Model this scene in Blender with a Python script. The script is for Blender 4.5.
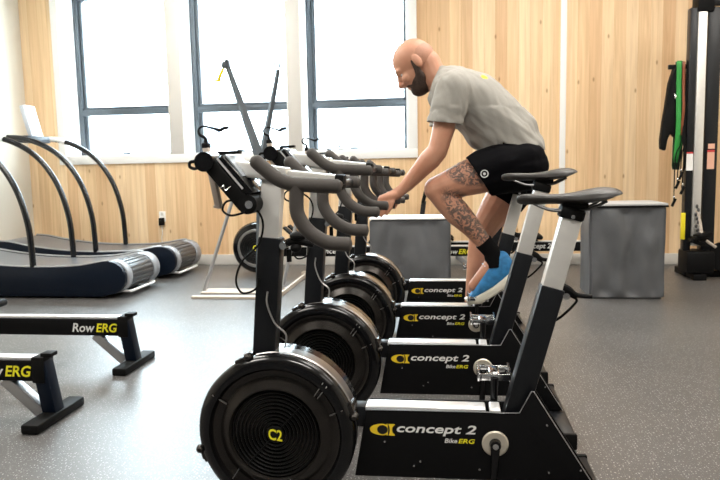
import bpy, bmesh, math, random
from mathutils import Vector, Matrix, Euler, noise

for o in list(bpy.data.objects):
    bpy.data.objects.remove(o)
SC = bpy.context.scene
COL = SC.collection
random.seed(7)
R = math.radians

# ------------------------------------------------------------------ camera
cam_d = bpy.data.cameras.new('camera')
cam = bpy.data.objects.new('camera', cam_d)
COL.objects.link(cam)
cam_d.sensor_width = 36.0
cam_d.lens = 34.0
cam_d.clip_start = 0.05
cam_d.dof.use_dof = True
cam_d.dof.focus_distance = 2.7
cam_d.dof.aperture_fstop = 8.0
rt = Vector((0.99126, 0.13039, -0.01987))
up = Vector((0.00525, 0.11156, 0.99374))
bk = Vector((0.13179, -0.98517, 0.10990))
cam.matrix_world = Matrix(((rt.x, up.x, bk.x, 0.0), (rt.y, up.y, bk.y, 0.0), (rt.z, up.z, bk.z, 1.09), (0, 0, 0, 1)))
SC.camera = cam

# ------------------------------------------------------------------ world, lamps, exposure
SC.view_settings.view_transform = 'Standard'
SC.view_settings.look = 'None'
SC.view_settings.gamma = 1.0
SC.view_settings.use_curve_mapping = False
SC.view_settings.exposure = 0.2
wd = bpy.data.worlds.new('overcast_sky')
SC.world = wd
wd.use_nodes = True
wd.node_tree.nodes['Background'].inputs[0].default_value = (0.79, 0.91, 1.0, 1)
wd.node_tree.nodes['Background'].inputs[1].default_value = 24.0

def area(name, loc, rot, sx, sy, power, col=(1, 1, 1), portal=False):
    d = bpy.data.lights.new(name, 'AREA')
    d.shape = 'RECTANGLE'; d.size = sx; d.size_y = sy; d.energy = power; d.color = col
    if portal:
        d.cycles.is_portal = True
    o = bpy.data.objects.new(name, d)
    o.location = loc; o.rotation_euler = rot
    COL.objects.link(o)
    return o
# daylight entering through the three windows (portals only guide the sky's own light)
for wx0, wx1 in ((-4.347, -3.10), (-2.935, -1.745), (-1.59, -0.448)):
    area('window_portal', ((wx0 + wx1) / 2, 7.84, 2.17), (R(-90), 0, 0), wx1 - wx0, 1.85, 1, portal=True)
# ceiling panel lamps of the gym
for lx, ly, pw in ((-2.6, 0.6, 70), (0.4, 0.6, 75), (3.0, 0.6, 40), (-2.6, 3.6, 95), (0.9, 3.6, 70), (3.2, 4.4, 50), (1.2, 6.0, 32), (-2.6, 6.0, 45)):
    area('ceiling_lamp', (lx, ly, 3.52), (0, 0, 0), 1.5, 0.5, pw, (1.0, 0.95, 0.88))

# ------------------------------------------------------------------ materials
def mat(name, col, rough=0.5, metal=0.0, spec=0.5, coat=0.0, bump=0.0, bscale=200.0, var=0.0, vscale=8.0, emit=None):
    m = bpy.data.materials.new(name)
    m.use_nodes = True
    nt = m.node_tree
    b = nt.nodes['Principled BSDF']
    b.inputs['Base Color'].default_value = (*col, 1)
    b.inputs['Roughness'].default_value = rough
    b.inputs['Metallic'].default_value = metal
    b.inputs['Specular IOR Level'].default_value = spec
    b.inputs['Coat Weight'].default_value = coat
    b.inputs['Coat Roughness'].default_value = 0.15
    tc = nt.nodes.new('ShaderNodeTexCoord')
    if var:
        n = nt.nodes.new('ShaderNodeTexNoise')
        n.inputs['Scale'].default_value = vscale
        n.inputs['Detail'].default_value = 4
        nt.links.new(tc.outputs['Object'], n.inputs['Vector'])
        r = nt.nodes.new('ShaderNodeValToRGB')
        r.color_ramp.elements[0].position = 0.3; r.color_ramp.elements[1].position = 0.7
        r.color_ramp.elements[0].color = (*[max(0, c * (1 - var)) for c in col], 1)
        r.color_ramp.elements[1].color = (*[min(1, c * (1 + var)) for c in col], 1)
        nt.links.new(n.outputs['Fac'], r.inputs['Fac'])
        nt.links.new(r.outputs['Color'], b.inputs['Base Color'])
    if bump:
        n = nt.nodes.new('ShaderNodeTexNoise')
        n.inputs['Scale'].default_value = bscale
        nt.links.new(tc.outputs['Object'], n.inputs['Vector'])
        bp = nt.nodes.new('ShaderNodeBump')
        bp.inputs['Strength'].default_value = bump
        bp.inputs['Distance'].default_value = 0.002
        nt.links.new(n.outputs['Fac'], bp.inputs['Height'])
        nt.links.new(bp.outputs['Normal'], b.inputs['Normal'])
    return m

M = {}
M['plate'] = mat('black_powder_coat', (0.004, 0.004, 0.0045), 0.5, spec=0.15, bump=0.05, bscale=600)
M['tube'] = mat('black_tube', (0.007, 0.008, 0.010), 0.35, spec=0.35)
M['gloss'] = mat('black_gloss_plastic', (0.004, 0.004, 0.0045), 0.16, spec=0.4)
M['grille'] = mat('black_grille_plastic', (0.004, 0.004, 0.004), 0.38, spec=0.25)
M['ring'] = mat('dark_satin_plastic', (0.034, 0.030, 0.027), 0.26, metal=0.7, spec=0.6)
M['band'] = mat('grey_satin_metal', (0.36, 0.35, 0.34), 0.28, metal=0.9)
M['alu'] = mat('anodised_aluminium', (0.80, 0.78, 0.74), 0.34, metal=0.55, var=0.03, vscale=30)
M['alu_bright'] = mat('bright_aluminium', (0.86, 0.86, 0.86), 0.3, metal=0.6)
M['dksteel'] = mat('dark_steel', (0.12, 0.12, 0.12), 0.35, metal=0.8)
M['disc'] = mat('pale_bearing_metal', (0.72, 0.66, 0.55), 0.35, metal=0.6)
M['chrome'] = mat('chrome', (0.82, 0.82, 0.82), 0.16, metal=1.0)
M['steel'] = mat('bare_steel', (0.42, 0.42, 0.43), 0.35, metal=0.8)
M['foam'] = mat('grey_foam_grip', (0.062, 0.055, 0.050), 0.6, spec=0.3, bump=0.25, bscale=900)
M['saddle'] = mat('black_saddle_leather', (0.016, 0.0135, 0.012), 0.42, spec=0.35, bump=0.06, bscale=500)
M['white_ink'] = mat('silver_white_ink', (0.78, 0.78, 0.76), 0.5)
M['yellow_ink'] = mat('yellow_ink', (0.86, 0.60, 0.02), 0.5)
M['lime_ink'] = mat('bright_yellow_ink', (0.90, 0.82, 0.02), 0.5)
M['black_ink'] = mat('black_ink', (0.004, 0.004, 0.004), 0.5)
M['cap'] = mat('black_rubber', (0.004, 0.004, 0.004), 0.6, spec=0.15)
M['tan'] = mat('beige_plastic', (0.50, 0.43, 0.36), 0.5)
M['white'] = mat('white_paint', (0.88, 0.87, 0.85), 0.5)
M['beige'] = mat('beige_trim_paint', (0.62, 0.59, 0.545), 0.5)
M['cream'] = mat('cream_wall_paint', (0.66, 0.615, 0.53), 0.6, bump=0.06, bscale=250)
M['charcoal'] = mat('charcoal_wall_paint', (0.10, 0.10, 0.10), 0.7)
M['ceil'] = mat('white_ceiling_paint', (0.82, 0.80, 0.76), 0.8)
M['winframe'] = mat('blue_grey_window_frame', (0.055, 0.066, 0.078), 0.45)
M['navy'] = mat('navy_panel', (0.0025, 0.006, 0.014), 0.4, spec=0.2)
M['belt'] = mat('treadmill_rubber_belt', (0.085, 0.09, 0.10), 0.3, spec=0.8, bump=0.1, bscale=300)
M['rail'] = mat('black_handrail', (0.004, 0.005, 0.007), 0.22)
M['drum'] = mat('dark_drum_slat', (0.06, 0.062, 0.066), 0.35)
M['grey_vinyl'] = mat('grey_vinyl', (0.095, 0.098, 0.104), 0.5, spec=0.4, bump=0.15, bscale=120, var=0.08, vscale=5)
M['grey_top'] = mat('light_grey_vinyl', (0.42, 0.42, 0.42), 0.5, bump=0.1, bscale=120)
M['shirt'] = mat('heather_grey_jersey', (0.345, 0.33, 0.30), 0.9, spec=0.15, bump=0.25, bscale=700, var=0.10, vscale=500)
M['shorts'] = mat('black_shorts_fabric', (0.0025, 0.0025, 0.0035), 0.8, spec=0.06, bump=0.2, bscale=500)
M['sock'] = mat('black_sock', (0.005, 0.005, 0.0055), 0.9, spec=0.1, bump=0.3, bscale=600)
M['shoe'] = mat('blue_knit', (0.028, 0.20, 0.45), 0.65, bump=0.3, bscale=400, var=0.25, vscale=40)
M['sole'] = mat('cream_foam_sole', (0.82, 0.78, 0.66), 0.6)
M['lace'] = mat('pale_blue_lace', (0.55, 0.72, 0.85), 0.7)
M['hair'] = mat('dark_brown_beard', (0.045, 0.026, 0.018), 0.85, bump=0.8, bscale=500, var=0.5, vscale=150)
M['eye'] = mat('eye_white', (0.7, 0.68, 0.65), 0.2)
M['iris'] = mat('dark_iris', (0.03, 0.03, 0.04), 0.2)
M['green'] = mat('green_latex', (0.025, 0.27, 0.045), 0.45)
M['dkgreen'] = mat('dark_green_latex', (0.004, 0.045, 0.018), 0.45)
M['orange'] = mat('orange_latex', (0.22, 0.06, 0.02), 0.45)
M['yellow'] = mat('yellow_plastic', (0.80, 0.66, 0.02), 0.45)
M['red_ink'] = mat('red_ink', (0.6, 0.05, 0.05), 0.5)
M['peach'] = mat('peach_sticker', (0.75, 0.42, 0.30), 0.5)
M['iron'] = mat('black_cast_iron', (0.004, 0.004, 0.0045), 0.55, spec=0.15, bump=0.3, bscale=150)
M['drumband'] = mat('grey_drum_band', (0.28, 0.29, 0.31), 0.35)
M['pole'] = mat('dark_blue_grey_pole', (0.06, 0.075, 0.09), 0.4)
M['screen'] = mat('grey_screen', (0.32, 0.36, 0.40), 0.15)
M['con'] = mat('pale_console_plastic', (0.55, 0.60, 0.66), 0.3)
M['ext_white'] = mat('pale_render', (0.80, 0.82, 0.84), 0.8)
M['ext_grey'] = mat('grey_window_panel', (0.10, 0.12, 0.14), 0.6)
M['ext_ground'] = mat('pale_concrete', (0.70, 0.71, 0.72), 0.8)
M['nail'] = mat('fingernail', (0.75, 0.45, 0.38), 0.4)

def wood_mat():
    m = bpy.data.materials.new('vertical_pine_planks')
    m.use_nodes = True
    nt = m.node_tree; N = nt.nodes.new; L = nt.links.new
    b = nt.nodes['Principled BSDF']
    b.inputs['Roughness'].default_value = 0.42
    b.inputs['Specular IOR Level'].default_value = 0.4
    tc = N('ShaderNodeTexCoord')
    sep = N('ShaderNodeSeparateXYZ'); L(tc.outputs['Object'], sep.inputs[0])
    PW = 0.118
    dv = N('ShaderNodeMath'); dv.operation = 'DIVIDE'; dv.inputs[1].default_value = PW; L(sep.outputs['X'], dv.inputs[0])
    fl = N('ShaderNodeMath'); fl.operation = 'FLOOR'; L(dv.outputs[0], fl.inputs[0])
    fr = N('ShaderNodeMath'); fr.operation = 'FRACT'; L(dv.outputs[0], fr.inputs[0])
    wn = N('ShaderNodeTexWhiteNoise'); wn.noise_dimensions = '1D'; L(fl.outputs[0], wn.inputs['W'])
    ramp = N('ShaderNodeValToRGB')
    e = ramp.color_ramp.elements
    e[0].position = 0.0; e[0].color = (0.70, 0.46, 0.26, 1)
    e[1].position = 1.0; e[1].color = (0.86, 0.66, 0.43, 1)
    k = e.new(0.5); k.color = (0.79, 0.565, 0.335, 1)
    L(wn.outputs['Value'], ramp.inputs['Fac'])
    off = N('ShaderNodeMath'); off.operation = 'MULTIPLY'; off.inputs[1].default_value = 13.7; L(wn.outputs['Value'], off.inputs[0])
    zs = N('ShaderNodeMath'); zs.operation = 'MULTIPLY_ADD'; zs.inputs[1].default_value = 0.55; L(sep.outputs['Z'], zs.inputs[0]); L(off.outputs[0], zs.inputs[2])
    xs = N('ShaderNodeMath'); xs.operation = 'MULTIPLY'; xs.inputs[1].default_value = 14.0; L(sep.outputs['X'], xs.inputs[0])
    cb = N('ShaderNodeCombineXYZ'); L(xs.outputs[0], cb.inputs['X']); L(zs.outputs[0], cb.inputs['Z']); L(off.outputs[0], cb.inputs['Y'])
    g = N('ShaderNodeTexNoise'); g.inputs['Scale'].default_value = 2.2; g.inputs['Detail'].default_value = 6; g.inputs['Distortion'].default_value = 0.8
    L(cb.outputs[0], g.inputs['Vector'])
    gr = N('ShaderNodeValToRGB'); gr.color_ramp.elements[0].position = 0.3; gr.color_ramp.elements[1].position = 0.7
    gr.color_ramp.elements[0].color = (0.90, 0.85, 0.79, 1); gr.color_ramp.elements[1].color = (1.10, 1.10, 1.10, 1)
    L(g.outputs['Fac'], gr.inputs['Fac'])
    mx = N('ShaderNodeMix'); mx.data_type = 'RGBA'; mx.blend_type = 'MULTIPLY'; mx.inputs[0].default_value = 1.0
    L(ramp.outputs['Color'], mx.inputs[6]); L(gr.outputs['Color'], mx.inputs[7])
    # knots
    kx = N('ShaderNodeMath'); kx.operation = 'MULTIPLY'; kx.inputs[1].default_value = 3.0; L(sep.outputs['X'], kx.inputs[0])
    kz = N('ShaderNodeMath'); kz.operation = 'MULTIPLY'; kz.inputs[1].default_value = 1.3; L(sep.outputs['Z'], kz.inputs[0])
    kc = N('ShaderNodeCombineXYZ'); L(kx.outputs[0], kc.inputs['X']); L(kz.outputs[0], kc.inputs['Y'])
    vo = N('ShaderNodeTexVoronoi'); vo.voronoi_dimensions = '2D'; vo.inputs['Scale'].default_value = 1.0
    L(kc.outputs[0], vo.inputs['Vector'])
    kr = N('ShaderNodeValToRGB'); kr.color_ramp.elements[0].position = 0.012; kr.color_ramp.elements[1].position = 0.04
    kr.color_ramp.elements[0].color = (0.45, 0.32, 0.22, 1); kr.color_ramp.elements[1].color = (1, 1, 1, 1)
    L(vo.outputs['Distance'], kr.inputs['Fac'])
    mx2 = N('ShaderNodeMix'); mx2.data_type = 'RGBA'; mx2.blend_type = 'MULTIPLY'; mx2.inputs[0].default_value = 0.75
    L(mx.outputs[2], mx2.inputs[6]); L(kr.outputs['Color'], mx2.inputs[7])
    # seams between planks
    sr = N('ShaderNodeValToRGB')
    sr.color_ramp.elements[0].position = 0.0; sr.color_ramp.elements[0].color = (0.72, 0.60, 0.48, 1)
    sr.color_ramp.elements[1].position = 0.03; sr.color_ramp.elements[1].color = (1, 1, 1, 1)
    L(fr.outputs[0], sr.inputs['Fac'])
    mx3 = N('ShaderNodeMix'); mx3.data_type = 'RGBA'; mx3.blend_type = 'MULTIPLY'; mx3.inputs[0].default_value = 1.0
    L(mx2.outputs[2], mx3.inputs[6]); L(sr.outputs['Color'], mx3.inputs[7])
    L(mx3.outputs[2], b.inputs['Base Color'])
    return m
M['wood'] = wood_mat()

def floor_mat():
    m = bpy.data.materials.new('grey_flecked_rubber_floor')
    m.use_nodes = True
    nt = m.node_tree; N = nt.nodes.new; L = nt.links.new
    b = nt.nodes['Principled BSDF']
    b.inputs['Roughness'].default_value = 0.40
    b.inputs['Specular IOR Level'].default_value = 0.78
    tc = N('ShaderNodeTexCoord')
    base = N('ShaderNodeTexNoise'); base.inputs['Scale'].default_value = 1.6; base.inputs['Detail'].default_value = 5
    L(tc.outputs['Object'], base.inputs['Vector'])
    br = N('ShaderNodeValToRGB'); br.color_ramp.elements[0].position = 0.3; br.color_ramp.elements[1].position = 0.75
    br.color_ramp.elements[0].color = (0.060, 0.057, 0.055, 1); br.color_ramp.elements[1].color = (0.086, 0.082, 0.079, 1)
    L(base.outputs['Fac'], br.inputs['Fac'])
    last = br.outputs['Color']
    for sc_, th, col in ((72.0, 0.17, (0.42, 0.41, 0.40, 1)), (120.0, 0.18, (0.26, 0.25, 0.245, 1)), (60.0, 0.13, (0.03, 0.03, 0.03, 1))):
        v = N('ShaderNodeTexVoronoi'); v.voronoi_dimensions = '2D'; v.inputs['Scale'].default_value = sc_
        v.inputs['Randomness'].default_value = 1.0
        L(tc.outputs['Object'], v.inputs['Vector'])
        lt = N('ShaderNodeMath'); lt.operation = 'LESS_THAN'; lt.inputs[1].default_value = th
        L(v.outputs['Distance'], lt.inputs[0])
        # only some of the cells carry a fleck
        sp = N('ShaderNodeSeparateColor'); L(v.outputs['Color'], sp.inputs[0])
        gt = N('ShaderNodeMath'); gt.operation = 'GREATER_THAN'; gt.inputs[1].default_value = 0.62; L(sp.outputs[0], gt.inputs[0])
        ml = N('ShaderNodeMath'); ml.operation = 'MULTIPLY'; L(lt.outputs[0], ml.inputs[0]); L(gt.outputs[0], ml.inputs[1])
        mx = N('ShaderNodeMix'); mx.data_type = 'RGBA'; L(ml.outputs[0], mx.inputs[0]); L(last, mx.inputs[6]); mx.inputs[7].default_value = col
        last = mx.outputs[2]
    L(last, b.inputs['Base Color'])
    n2 = N('ShaderNodeTexNoise'); n2.inputs['Scale'].default_value = 260; L(tc.outputs['Object'], n2.inputs['Vector'])
    bp = N('ShaderNodeBump'); bp.inputs['Strength'].default_value = 0.12; bp.inputs['Distance'].default_value = 0.002
    L(n2.outputs['Fac'], bp.inputs['Height']); L(bp.outputs['Normal'], b.inputs['Normal'])
    return m
M['floor'] = floor_mat()

def glass_mat():
    m = bpy.data.materials.new('clear_window_glass')
    m.use_nodes = True
    nt = m.node_tree
    nt.nodes.remove(nt.nodes['Principled BSDF'])
    t = nt.nodes.new('ShaderNodeBsdfTransparent'); t.inputs[0].default_value = (0.95, 0.98, 0.98, 1)
    g = nt.nodes.new('ShaderNodeBsdfGlossy'); g.inputs['Roughness'].default_value = 0.02
    mx = nt.nodes.new('ShaderNodeMixShader'); mx.inputs[0].default_value = 0.05
    nt.links.new(t.outputs[0], mx.inputs[1]); nt.links.new(g.outputs[0], mx.inputs[2])
    nt.links.new(mx.outputs[0], nt.nodes['Material Output'].inputs[0])
    return m
M['glass'] = glass_mat()

def skin_mat():
    """skin with flushed variation and inked tattoo patches on the left thigh and shin (object space)"""
    m = bpy.data.materials.new('tattooed_skin')
    m.use_nodes = True
    nt = m.node_tree; N = nt.nodes.new; L = nt.links.new
    b = nt.nodes['Principled BSDF']
    b.inputs['Roughness'].default_value = 0.48
    b.inputs['Specular IOR Level'].default_value = 0.4
    b.inputs['Subsurface Weight'].default_value = 0.08
    b.inputs['Subsurface Radius'].default_value = (0.012, 0.005, 0.003)
    tc = N('ShaderNodeTexCoord')
    n1 = N('ShaderNodeTexNoise'); n1.inputs['Scale'].default_value = 9; n1.inputs['Detail'].default_value = 3
    L(tc.outputs['Object'], n1.inputs['Vector'])
    r1 = N('ShaderNodeValToRGB'); r1.color_ramp.elements[0].position = 0.3; r1.color_ramp.elements[1].position = 0.75
    r1.color_ramp.elements[0].color = (0.49, 0.225, 0.140, 1); r1.color_ramp.elements[1].color = (0.61, 0.32, 0.21, 1)
    L(n1.outputs['Fac'], r1.inputs['Fac'])
    last = r1.outputs['Color']
    # two patches: ellipsoids in object space
    mask = None
    for c, s, rot in (((-0.232, -0.215, 1.045), (0.125, 0.30, 0.075), R(12)), ((-0.218, -0.20, 0.815), (0.215, 0.30, 0.082), R(47))):
        mp = N('ShaderNodeMapping'); mp.vector_type = 'TEXTURE'
        mp.inputs['Location'].default_value = c; mp.inputs['Rotation'].default_value = (0, rot, 0); mp.inputs['Scale'].default_value = s
        L(tc.outputs['Object'], mp.inputs['Vector'])
        ln = N('ShaderNodeVectorMath'); ln.operation = 'LENGTH'; L(mp.outputs[0], ln.inputs[0])
        lt = N('ShaderNodeMapRange'); lt.inputs[1].default_value = 0.75; lt.inputs[2].default_value = 1.0; lt.inputs[3].default_value = 1.0; lt.inputs[4].default_value = 0.0
        L(ln.outputs['Value'], lt.inputs[0])
        if mask is None:
            mask = lt.outputs[0]
        else:
            ad = N('ShaderNodeMath'); ad.operation = 'MAXIMUM'; L(mask, ad.inputs[0]); L(lt.outputs[0], ad.inputs[1]); mask = ad.outputs[0]
    n2 = N('ShaderNodeTexNoise'); n2.inputs['Scale'].default_value = 42; n2.inputs['Detail'].default_value = 3; n2.inputs['Distortion'].default_value = 1.6
    L(tc.outputs['Object'], n2.inputs['Vector'])
    th = N('ShaderNodeMapRange'); th.inputs[1].default_value = 0.42; th.inputs[2].default_value = 0.52; L(n2.outputs['Fac'], th.inputs[0])
    ml = N('ShaderNodeMath'); ml.operation = 'MULTIPLY'; L(mask, ml.inputs[0]); L(th.outputs[0], ml.inputs[1])
    m2 = N('ShaderNodeMath'); m2.operation = 'MULTIPLY'; m2.inputs[1].default_value = 0.9; L(ml.outputs[0], m2.inputs[0])
    mx = N('ShaderNodeMix'); mx.data_type = 'RGBA'; L(m2.outputs[0], mx.inputs[0]); L(last, mx.inputs[6]); mx.inputs[7].default_value = (0.09, 0.075, 0.07, 1)
    L(mx.outputs[2], b.inputs['Base Color'])
    return m
M['skin'] = skin_mat()
M['stubble'] = mat('shaved_scalp', (0.46, 0.225, 0.145), 0.55, var=0.15, vscale=300)

# ------------------------------------------------------------------ mesh helpers
def spline(pts, n=6):
    P = [Vector(p) for p in pts]
    if len(P) < 3:
        return P
    out = []
    for i in range(len(P) - 1):
        p0 = P[i - 1] if i else P[0] * 2 - P[1]
        p1, p2 = P[i], P[i + 1]
        p3 = P[i + 2] if i + 2 < len(P) else P[-1] * 2 - P[-2]
        for k in range(n):
            t = k / n
            out.append(0.5 * ((2 * p1) + (p2 - p0) * t + (2 * p0 - 5 * p1 + 4 * p2 - p3) * t * t + (3 * p1 - p0 - 3 * p2 + p3) * t ** 3))
    out.append(P[-1])
    return out

class MB:
    def __init__(self):
        self.bm = bmesh.new()
    def add(self, other, mtx=None):
        me = bpy.data.meshes.new('tmp')
        other.to_mesh(me); other.free()
        if mtx is not None:
            me.transform(mtx)
        self.bm.from_mesh(me)
        bpy.data.meshes.remove(me)
        return self
    def box(self, c, s, rot=None, bev=0.0, seg=2):
        t = bmesh.new()
        bmesh.ops.create_cube(t, size=1.0)
        bmesh.ops.scale(t, vec=s, verts=t.verts)
        if bev:
            bmesh.ops.bevel(t, geom=t.edges[:], offset=min(bev, min(s) * 0.45), segments=seg, profile=0.5, affect='EDGES')
        m = Matrix.Translation(c)
        if rot is not None:
            m = m @ Euler(rot).to_matrix().to_4x4()
        return self.add(t, m)
    def bx(self, x0, x1, y0, y1, z0, z1, bev=0.0):
        return self.box(((x0 + x1) / 2, (y0 + y1) / 2, (z0 + z1) / 2), (abs(x1 - x0), abs(y1 - y0), abs(z1 - z0)), bev=bev)
    def bar(self, p0, p1, wy, wt, bev=0.0):
        """rectangular bar from p0 to p1; wy across the y-ish axis, wt across the third axis"""
        p0, p1 = Vector(p0), Vector(p1)
        d = (p1 - p0); ln = d.length; d.normalize()
        ref = Vector((0, 1, 0)) if abs(d.y) < 0.9 else Vector((1, 0, 0))
        yv = (ref - d * ref.dot(d)).normalized(); xv = yv.cross(d)
        t = bmesh.new()
        bmesh.ops.create_cube(t, size=1.0)
        bmesh.ops.scale(t, vec=(wt, wy, ln), verts=t.verts)
        if bev:
            bmesh.ops.bevel(t, geom=t.edges[:], offset=bev, segments=2, profile=0.5, affect='EDGES')
        m = Matrix((xv, yv, d)).transposed().to_4x4()
        m.translation = (p0 + p1) / 2
        return self.add(t, m)
    def prism(self, pts, y0, y1, bev=0.0):
        t = bmesh.new()
        a = [t.verts.new((x, y0, z)) for x, z in pts]
        b = [t.verts.new((x, y1, z)) for x, z in pts]
        n = len(pts)
        t.faces.new(a); t.faces.new(b[::-1])
        for i in range(n):
            t.faces.new((a[i], b[i], b[(i + 1) % n], a[(i + 1) % n]))
        bmesh.ops.recalc_face_normals(t, faces=t.faces)
        if bev:
            bmesh.ops.bevel(t, geom=t.edges[:], offset=bev, segments=2, profile=0.5, affect='EDGES')
        return self.add(t)
    def rings(self, rings, cap=True, closed=False):
        t = bmesh.new()
        V = [[t.verts.new(p) for p in r] for r in rings]
        n = len(V[0])
        m = len(V)
        for i in range(m if closed else m - 1):
            A, B = V[i], V[(i + 1) % m]
            for k in range(n):
                t.faces.new((A[k], A[(k + 1) % n], B[(k + 1) % n], B[k]))
        if cap and not closed:
            t.faces.new(V[0][::-1]); t.faces.new(V[-1])
        bmesh.ops.recalc_face_normals(t, faces=t.faces)
        return self.add(t)
    def tube(self, pts, r, seg=12, smooth=0, cap=True, closed=False):
        P = spline(pts, smooth) if smooth else [Vector(p) for p in pts]
        m = len(P)
        if isinstance(r, (list, tuple)):
            rr = [r[0] + (r[-1] - r[0]) * 0 for _ in P]
            k = len(r)
            for i in range(m):
                u = i / (m - 1) * (k - 1); a = min(int(u), k - 2); f = u - a
                rr[i] = r[a] * (1 - f) + r[a + 1] * f
        else:
            rr = [r] * m
        rings = []
        prev = None
        for i in range(m):
            if closed:
                d = P[(i + 1) % m] - P[i - 1]
            else:
                d = P[min(i + 1, m - 1)] - P[max(i - 1, 0)]
            d.normalize()
            if prev is None:
                ref = Vector((0, 1, 0)) if abs(d.y) < 0.9 else Vector((1, 0, 0))
                u = (ref - d * ref.dot(d)).normalized()
            else:
                u = (prev - d * prev.dot(d)).normalized()
            prev = u
            v = d.cross(u)
            rings.append([P[i] + (u * math.cos(a) + v * math.sin(a)) * rr[i] for a in [2 * math.pi * k / seg for k in range(seg)]])
        return self.rings(rings, cap, closed)
    def cyl(self, p0, p1, r0, r1=None, seg=24):
        return self.tube([p0, p1], [r0, r0 if r1 is None else r1], seg)
    def lathe(self, prof, c, seg=64, axis='y', closed=False):
        """prof: (radius, offset along the axis)"""
        rings = []
        for r, h in prof:
            ring = []
            for k in range(seg):
                a = 2 * math.pi * k / seg
                u, v = math.cos(a) * r, math.sin(a) * r
                if axis == 'y': p = (c[0] + u, c[1] + h, c[2] + v)
                elif axis == 'z': p = (c[0] + u, c[1] + v, c[2] + h)
                else: p = (c[0] + h, c[1] + u, c[2] + v)
                ring.append(p)
            rings.append(ring)
        return self.rings(rings, cap=False, closed=closed)
    def ell(self, c, s, rot=None, u=24, v=16):
        t = bmesh.new()
        bmesh.ops.create_uvsphere(t, u_segments=u, v_segments=v, radius=1.0)
        bmesh.ops.scale(t, vec=s, verts=t.verts)
        m = Matrix.Translation(c)
        if rot is not None:
            m = m @ (rot if isinstance(rot, Matrix) else Euler(rot).to_matrix().to_4x4())
        return self.add(t, m)
    def cap(self, p0, p1, r0, r1=None):
        """tapered capsule"""
        r1 = r0 if r1 is None else r1
        self.ell(p0, (r0,) * 3, u=16, v=10); self.ell(p1, (r1,) * 3, u=16, v=10)
        return self.cyl(p0, p1, r0, r1, 16)
    def chain(self, pts):
        """capsules through (point, radius)"""
        for (a, ra), (b, rb) in zip(pts[:-1], pts[1:]):
            self.cap(a, b, ra, rb)
        return self
    def build(self, name, m, parent=None, smooth=35, off=None):
        me = bpy.data.meshes.new(name)
        if off is not None:
            bmesh.ops.translate(self.bm, vec=-Vector(off), verts=self.bm.verts)
        self.bm.to_mesh(me); self.bm.free()
        me.materials.append(m)
        if smooth:
            for p in me.polygons: p.use_smooth = True
            me.set_sharp_from_angle(angle=R(smooth))
        o = bpy.data.objects.new(name, me)
        COL.objects.link(o)
        if parent is not None: o.parent = parent
        return o

def bake(o, mods):
    """apply modifiers (type, settings) into the mesh data"""
    for ty, kw in mods:
        md = o.modifiers.new(ty.lower(), ty)
        for k, v in kw.items(): setattr(md, k, v)
    dg = bpy.context.evaluated_depsgraph_get()
    me = bpy.data.meshes.new_from_object(o.evaluated_get(dg))
    for mt in o.data.materials:
        if not me.materials: me.materials.append(mt)
    o.modifiers.clear()
    old = o.data; o.data = me; me.name = old.name; bpy.data.meshes.remove(old)
    for p in me.polygons: p.use_smooth = True
    return o

def thing(name, label, cat, loc=(0, 0, 0), rz=0.0, group=None):
    o = bpy.data.objects.new(name, None)
    o.empty_display_size = 0.1
    o.location = loc; o.rotation_euler = (0, 0, rz)
    COL.objects.link(o)
    return tag(o, label, cat, group)
def tag(o, label, cat, group=None):
    o['label'] = label; o['category'] = cat
    if group: o['group'] = group
    return o
def struct(o):
    o['kind'] = 'structure'
    return o
def kids(o):
    return [c for c in bpy.data.objects if c.parent == o]
def copy_tree(o, parent=None):
    c = o.copy()
    COL.objects.link(c)
    if parent is not None: c.parent = parent
    for ch in kids(o): copy_tree(ch, c)
    return c

FACE = Matrix(((1, 0, 0, 0), (0, 0, -1, 0), (0, 1, 0, 0), (0, 0, 0, 1)))   # XY text -> XZ plane facing -Y
def text(name, s, m, parent, x0, x1, z0, z1, y, shear=0.0, bold=0.0, slope=0.0):
    cu = bpy.data.curves.new('txt', 'FONT')
    cu.body = s; cu.size = 1.0; cu.shear = shear; cu.offset = bold; cu.extrude = 0.02; cu.resolution_u = 3
    t = bpy.data.objects.new('txt', cu); COL.objects.link(t)
    dg = bpy.context.evaluated_depsgraph_get()
    me = bpy.data.meshes.new_from_object(t.evaluated_get(dg))
    bpy.data.objects.remove(t); bpy.data.curves.remove(cu)
    xs = [v.co.x for v in me.vertices]; ys = [v.co.y for v in me.vertices]
    ax, bx_, ay, by = min(xs), max(xs), min(ys), max(ys)
    for v in me.vertices:
        u = (v.co.x - ax) / (bx_ - ax); w = (v.co.y - ay) / (by - ay)
        v.co = (x0 + u * (x1 - x0), y - (0.0006 if v.co.z > 0 else -0.0004), z0 + w * (z1 - z0) + slope * u)
    me.materials.clear(); me.materials.append(m)
    o = bpy.data.objects.new(name, me); me.name = name
    COL.objects.link(o); o.parent = parent
    return o

# ================================================================== ROOM
XL, XR, YF, YB, ZC = -4.82, 4.4, -2.6, 7.35, 3.6
struct(MB().bx(XL - .2, XR + .2, YF - .2, YB + .45, -0.1, 0).build('floor', M['floor'], smooth=0))
struct(MB().bx(XL - .2, XR + .2, YF - .2, YB + .45, ZC, ZC + .1).build('ceiling', M['ceil'], smooth=0))
struct(MB().bx(XL - .2, XL, YF - .2, YB + .45, 0, ZC).build('wall_left', M['cream'], smooth=0))
struct(MB().bx(XR, XR + .2, YF - .2, YB + .45, 0, ZC).build('wall_right', M['cream'], smooth=0))
struct(MB().bx(XL, XR, YF - .2, YF, 0, ZC).build('wall_front', M['charcoal'], smooth=0))
OPEN = ((-4.347, -3.10), (-2.935, -1.745), (-1.59, -0.448))
Z0, Z1 = 1.25, 3.1
w = MB()
w.bx(XL, XR, YB, YB + .45, 0, Z0)
w.bx(XL, XR, YB, YB + .45, Z1, ZC)
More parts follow.
